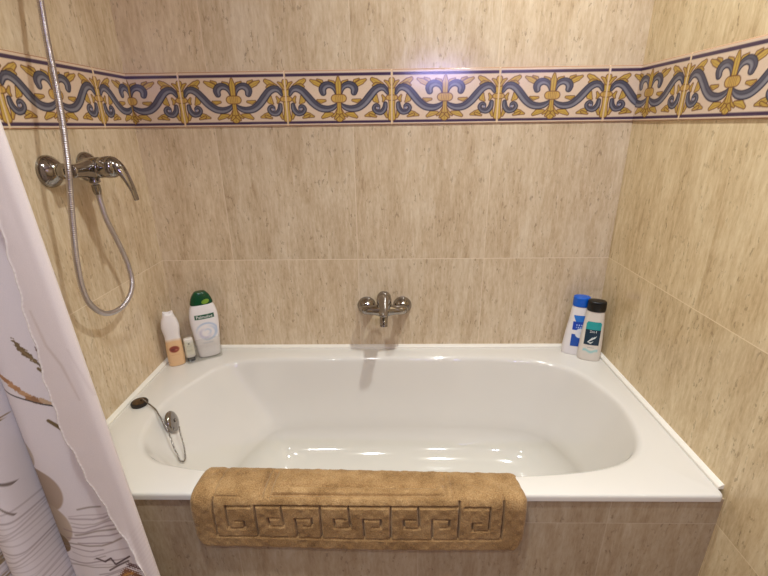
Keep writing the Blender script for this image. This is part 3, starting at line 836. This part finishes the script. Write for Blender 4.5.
# black capped bottle in front of it
b5 = thing('conditioner_bottle', 'milky bottle with a black cap and a teal and navy label', 'bottle', (1.543, -0.090, ZB), math.radians(-20))
pr = [(0, .034, .018), (.003, .0375, .0205), (.03, .0378, .0215), (.08, .0365, .0215), (.13, .0335, .0208), (.165, .0305, .0200), (.186, .029, .0195), (.190, .0272, .0185)]
S5 = Shape(smooth_prof(pr, 60))
bottle_part('bottle_body', S5.p, EX, M['milky_pl'], b5)
bottle_part('cap', smooth_prof([(.190, .0280, .0200), (.1915, .0300, .0218), (.205, .0308, .0222), (.2215, .0300, .0216), (.2255, .0280, .0200), (.227, .0235, .017)], 26), 2.3, M['black'], b5, label='black round cap')
def teal(x, z):
    c = flat_col((10, 46, 66))(x, z); c = blend(c, (z > .66) * 1.0, (34, 160, 160))
    edge = np.maximum(np.abs(x - .5) * 2 - .9 + np.clip(z - .92, 0, 1) * 2.0, 0); c = blend(c, (edge > .08) * 1.0, (226, 217, 204))
    for k in range(3):
        x0 = .42 + .13 * k
        d, _ = dist_poly(x, z * 1.9, [(x0 - .16, .24 + .12 * k), (x0 - .02, .40 + .10 * k), (x0 + .10, .64 + .06 * k)], [.03, .055, .015])
        c = blend(c, np.clip(.5 - d / .03, 0, 1), (228, 232, 226))
    d, _ = dist_poly(x, z * 1.9, [(.26, .22), (.44, .16), (.60, .30)], [.02, .05, .02]); c = blend(c, np.clip(.5 - d / .03, 0, 1), (228, 232, 226))
    return c
lb = label_patch('front_label', S5, EX, -.0245, .0245, .064, .153, teal, M['label'], b5, nx=90, nz=130, label='teal and navy label with a white emblem')
text_on('lettering', '2in1', S5, EX, 0.0, .1165, .0085, M['white_txt'], lb, width=.022)
def tband(x, z):
    c = flat_col((226, 217, 204))(x, z)
    c = blend(c, np.exp(-((z - .40 - .12 * np.sin(x * 9)) / .16) ** 2) * (np.abs(x - .5) < .46) * .8, (140, 204, 206))
    c = blend(c, (np.abs(z - .86) < .07) * (np.abs(x - .5) < .22) * (np.sin(x * 80) > -.3) * .6, (120, 140, 140))
    return c
label_patch('lower_print', S5, EX, -.026, .026, .028, .058, tband, M['label'], b5, nx=70, nz=50, label='pale teal print')

# ------------------------------------------------------------------ shower curtain bunched at the left end
nsx = 420
zs = np.r_[np.linspace(0.12, 0.33, 60)[:-1], np.linspace(0.33, 1.16, 660), np.linspace(1.16, 2.015, 160)[1:]]
nz_ = len(zs)
def edge_x(z): return 0.300 + 0.012 + (1.34 - z) * 0.050
hem_z = [0.1, 0.45, .51, .60, .68, .76, .855, .93, 1.05, 1.10, 1.2, 1.5, 2.1]
hem_w = [.006, .008, .012, .026, .040, .054, .066, .064, .053, .050, .038, .040, .045]
V = np.zeros((nz_, nsx, 3)); Cc = np.zeros((nz_, nsx, 3))
for i, z in enumerate(zs):
    ex = edge_x(z); hw = np.interp(z, hem_z, hem_w) + 0.0018 * math.sin(z * 60) + 0.001 * math.sin(z * 151)
    k = np.clip((z - 0.3) / 1.0, 0, 1)
    wob = 0.004 * math.sin(z * 5.0)
    pts = [(.016, -.850), (.030, -.892 + wob), (.046, -.886), (.060, -.806), (.071, -.878), (.098, -.906 - wob), (.129, -.894), (.145, -.802), (.154, -.845), (.175, -.857 + wob), (.21, -.862), (.25, -.860), (ex - .022, -.861),
           (ex - .007, -.864), (ex, -.872), (ex - .006, -.881), (ex - .018, -.885), (ex - hw * .5 - .009, -.8875), (ex - hw, -.889)]
    s_ = spline(pts, nsx)
    V[i, :, 0] = s_[:, 0]; V[i, :, 1] = s_[:, 1]; V[i, :, 2] = z
X, Yc, Z = V[..., 0], V[..., 1], V[..., 2]
Cc[:] = (220, 211, 212)
J = np.arange(nsx)[None, :] * np.ones((nz_, 1))
je = np.argmax(V[..., 0], axis=1)[:, None]
front = (J < je); back = ~front
panel = front & (X > .143)
def pr_(pts, wd, c, s_=1.0, region=None, soft=.0012, jag=0.0):
    global Cc
    d, _ = dist_poly(X - (.005 if region is panel else 0.0), Z, pts, wd)
    if jag: d = d + jag * np.sin(Z * 900 + X * 500) + jag * .6 * np.sin(X * 1300)
    m_ = np.clip(.5 - d / soft, 0, 1) * s_ * (front if region is None else region)
    Cc = blend(Cc, m_, c)
panel = front & (X > .143)
# grass heads and stalks
pr_([(.208, 1.030), (.215, 1.012), (.224, .998), (.236, .982)], [.001, .005, .0055, .002], (112, 92, 62), 1, panel, jag=.0012)
pr_([(.216, 1.008), (.234, .985)], [.001, .001], (160, 132, 92), .6, panel)
pr_([(.236, .984), (.246, .955), (.262, .915), (.275, .890)], [.0012, .0012, .001, .0008], (96, 84, 66), 1, panel)
pr_([(.234, .972), (.240, .962)], [.003, .001], (110, 90, 60), 1, panel)
pr_([(.240, 1.012), (.247, .996), (.258, .968)], [.0005, .0045, .004], (92, 52, 40), 1, panel, jag=.0008)
for a, b, c_ in ((.150, .970, (168, 122, 84)), (.160, .960, (176, 130, 90)), (.170, .951, (164, 118, 80)), (.178, .942, (182, 138, 98)), (.185, .934, (172, 128, 90)), (.193, .926, (186, 146, 108)), (.200, .916, (160, 118, 82)), (.209, .914, (150, 110, 78)), (.222, .911, (188, 160, 130))):
    pr_([(a, b), (a + .010, b - .008)], [.0048, .0042], c_, 1, panel, jag=.001)
pr_([(.145, .936), (.165, .925), (.192, .913), (.220, .902), (.245, .896)], [.0011, .0013, .0014, .0014, .0018], (70, 62, 60), 1, panel)
pr_([(.245, .895), (.275, .860), (.292, .842)], [.0010, .0008, .0006], (150, 138, 130), 1, panel)
pr_([(.221, .867), (.232, .856), (.248, .838), (.262, .822)], [.0035, .0042, .0036, .002], (108, 88, 56), 1, panel)
# stacked pebbles beside the fold
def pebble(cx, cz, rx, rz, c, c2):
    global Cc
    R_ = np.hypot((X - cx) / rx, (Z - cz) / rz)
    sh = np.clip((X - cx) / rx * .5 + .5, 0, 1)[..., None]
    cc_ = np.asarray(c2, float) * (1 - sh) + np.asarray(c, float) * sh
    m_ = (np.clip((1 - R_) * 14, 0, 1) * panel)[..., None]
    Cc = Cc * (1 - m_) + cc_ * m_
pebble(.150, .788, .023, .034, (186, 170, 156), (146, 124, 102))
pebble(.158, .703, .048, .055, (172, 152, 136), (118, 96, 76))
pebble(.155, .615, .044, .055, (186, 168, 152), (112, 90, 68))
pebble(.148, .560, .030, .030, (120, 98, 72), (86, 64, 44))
# ripples low on the cloth
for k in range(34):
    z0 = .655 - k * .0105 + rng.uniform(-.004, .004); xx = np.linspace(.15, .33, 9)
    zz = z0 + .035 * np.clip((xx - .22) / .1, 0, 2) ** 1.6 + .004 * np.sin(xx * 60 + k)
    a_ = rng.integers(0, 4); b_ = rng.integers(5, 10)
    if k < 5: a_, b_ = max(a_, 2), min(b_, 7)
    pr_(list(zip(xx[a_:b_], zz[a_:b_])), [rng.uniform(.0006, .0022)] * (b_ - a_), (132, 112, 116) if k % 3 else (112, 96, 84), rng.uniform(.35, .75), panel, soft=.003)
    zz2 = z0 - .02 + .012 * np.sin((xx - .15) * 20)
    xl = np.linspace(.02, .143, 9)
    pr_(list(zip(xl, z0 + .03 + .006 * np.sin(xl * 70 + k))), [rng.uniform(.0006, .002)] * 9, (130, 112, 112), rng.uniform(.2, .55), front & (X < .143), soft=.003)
pr_([(.222, .528), (.236, .517), (.250, .527), (.256, .509), (.272, .520), (.290, .533)], [.002] * 6, (74, 56, 58), .9, panel)
pr_([(.240, .492), (.262, .507), (.285, .520)], [.002] * 3, (78, 62, 62), .8, panel)
pr_([(.262, .470), (.276, .488), (.290, .480), (.302, .470)], [.008, .010, .009, .006], (120, 72, 44), .9, panel, jag=.003)
pr_([(.268, .478), (.284, .484)], [.003, .003], (196, 142, 70), .9, panel, jag=.002)
pr_([(.285, .508), (.305, .498)], [.006, .004], (84, 52, 48), .8, panel, jag=.003)
# stalks on the left folds
colm = front & (X <= .143)
pr_([(.100, .960), (.118, .905), (.135, .868)], [.006, .007, .003], (134, 106, 70), 1, colm, jag=.001)
pr_([(.03, .90), (.075, .86), (.108, .81), (.134, .74)], [.0008, .001, .0012, .0012], (110, 96, 88), .9, colm)
pr_([(.03, .85), (.07, .815), (.105, .76), (.13, .68)], [.0007, .0009, .0011, .001], (120, 106, 98), .9, colm)
pr_([(.03, .80), (.06, .77), (.09, .71)], [.0007, .0009, .0009], (130, 116, 108), .9, colm)
for k in range(60):
    a_ = rng.uniform(.02, .05); z_ = rng.uniform(.40, .62)
    pr_([(a_, z_), (a_ + .008, z_ + .006)], [.003, .002], (150, 126, 92), .7, colm, jag=.001)
# the inside shows the print faintly through the cloth
Cc = np.where(back[..., None], np.array((214, 202, 198), float), Cc)
pr_([(.283, 1.090), (.290, 1.030), (.303, .994), (.314, .927)], [.0012, .002, .0022, .001], (196, 180, 172), .8, back, soft=.003)
pr_([(.318, 1.02), (.326, .97), (.332, .93)], [.0008, .0012, .0008], (200, 186, 182), .7, back, soft=.003)
for k in range(16):
    z0 = .44 + k * .011
    pr_([(.27, z0 - .05), (.36, z0 + .05)], [.0011] * 2, (204, 190, 186), .6, back, soft=.003)
Cc = blend(Cc, ((J > nsx - 3) * 1.0), (232, 224, 220))
# thick stitched hem
stitch = 0.0012 * (np.sin(Z * 2 * math.pi / .009) > 0)
V[..., 1] -= np.where(J > nsx - 3, 0.0003 + 0.35 * stitch, 0)
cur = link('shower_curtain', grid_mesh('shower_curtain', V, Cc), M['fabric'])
sol = cur.modifiers.new('cloth', 'SOLIDIFY'); sol.thickness = 0.0009; sol.offset = 0
tag(cur, 'white shower curtain with printed grasses hanging at the left of the tub', 'curtain')
# rod and rings over the picture
bm = bmesh.new(); tube(bm, [(0.0, -.868, 2.045), (1.6, -.868, 2.045)], .0125, 24)
tag(link('curtain_rod', bm_mesh('curtain_rod', bm), M['chrome']), 'chrome rod carrying the shower curtain from wall to wall', 'curtain rod')
def ring_mesh():
    bm = bmesh.new()
    rs = [[Vector((math.cos(a) * .0024 , (.021 + math.sin(a) * .0024) * math.cos(b), (.021 + math.sin(a) * .0024) * math.sin(b))) for a in [2 * math.pi * j / 8 for j in range(8)]] for b in [2 * math.pi * i / 28 for i in range(28)]]
    return bm_mesh('curtain_ring', add_rings(bm, rs, closed=True))
rm = ring_mesh(); rm.materials.append(M['white_pl']); first = None
for xx in (.035, .085, .14, .19, .24, .27):
    if first is None:
        first = ro = bpy.data.objects.new('curtain_ring', rm); COL.objects.link(ro)
    else:
        ro = first.copy(); COL.objects.link(ro)
    ro.location = (xx, -.868, 2.0335)
    tag(ro, 'white ring hanging the curtain on the rod', 'curtain ring', 'curtain rings')

# ------------------------------------------------------------------ light fittings
def fitting(lx, ly, rad, label):
    t_ = thing('ceiling_light', label, 'light', (lx, ly, CEIL), 0, 'recessed ceiling lights')
    bm = bmesh.new(); lathe(bm, [(0.0, rad + .022), (0.006, rad + .020), (0.009, rad + .008), (0.004, rad + .002), (0.0, rad)], (0, 0, 0), (0, 0, -1), 40)
    link('light_ring', bm_mesh('light_ring', bm, math.radians(40)), M['chrome_soft'], t_)
    bm = bmesh.new(); lathe(bm, [(0.0, rad), (0.004, rad * .98), (0.007, rad * .6), (0.008, 0.0)], (0, 0, 0), (0, 0, -1), 32)
    link('light_lens', bm_mesh('light_lens', bm), M['glow'], t_)
for ((lx, ly), e_, rad), lab in zip(LAMPS, ('round recessed ceiling light over the right end of the tub', 'round recessed ceiling light in front of the tub', 'added fill light in the ceiling at the back left of the room', 'added fill light in the ceiling at the back right of the room')):
    fitting(lx, ly, rad, lab)  # the rear pair is added for fill light
ml = thing('mirror_lamp', 'slim bluish lamp over the mirror on the wall facing the tub', 'lamp', (1.235, YF, 1.755))
link('lamp_housing', bm_mesh('lamp_housing', box_bm((-.25, 0, -.035), (.25, .048, .035), .006)), M['chrome_soft'], ml, False)
link('lamp_lens', bm_mesh('lamp_lens', box_bm((-.23, .046, -.025), (.23, .056, .025), .004)), M['glow_blue'], ml, False)
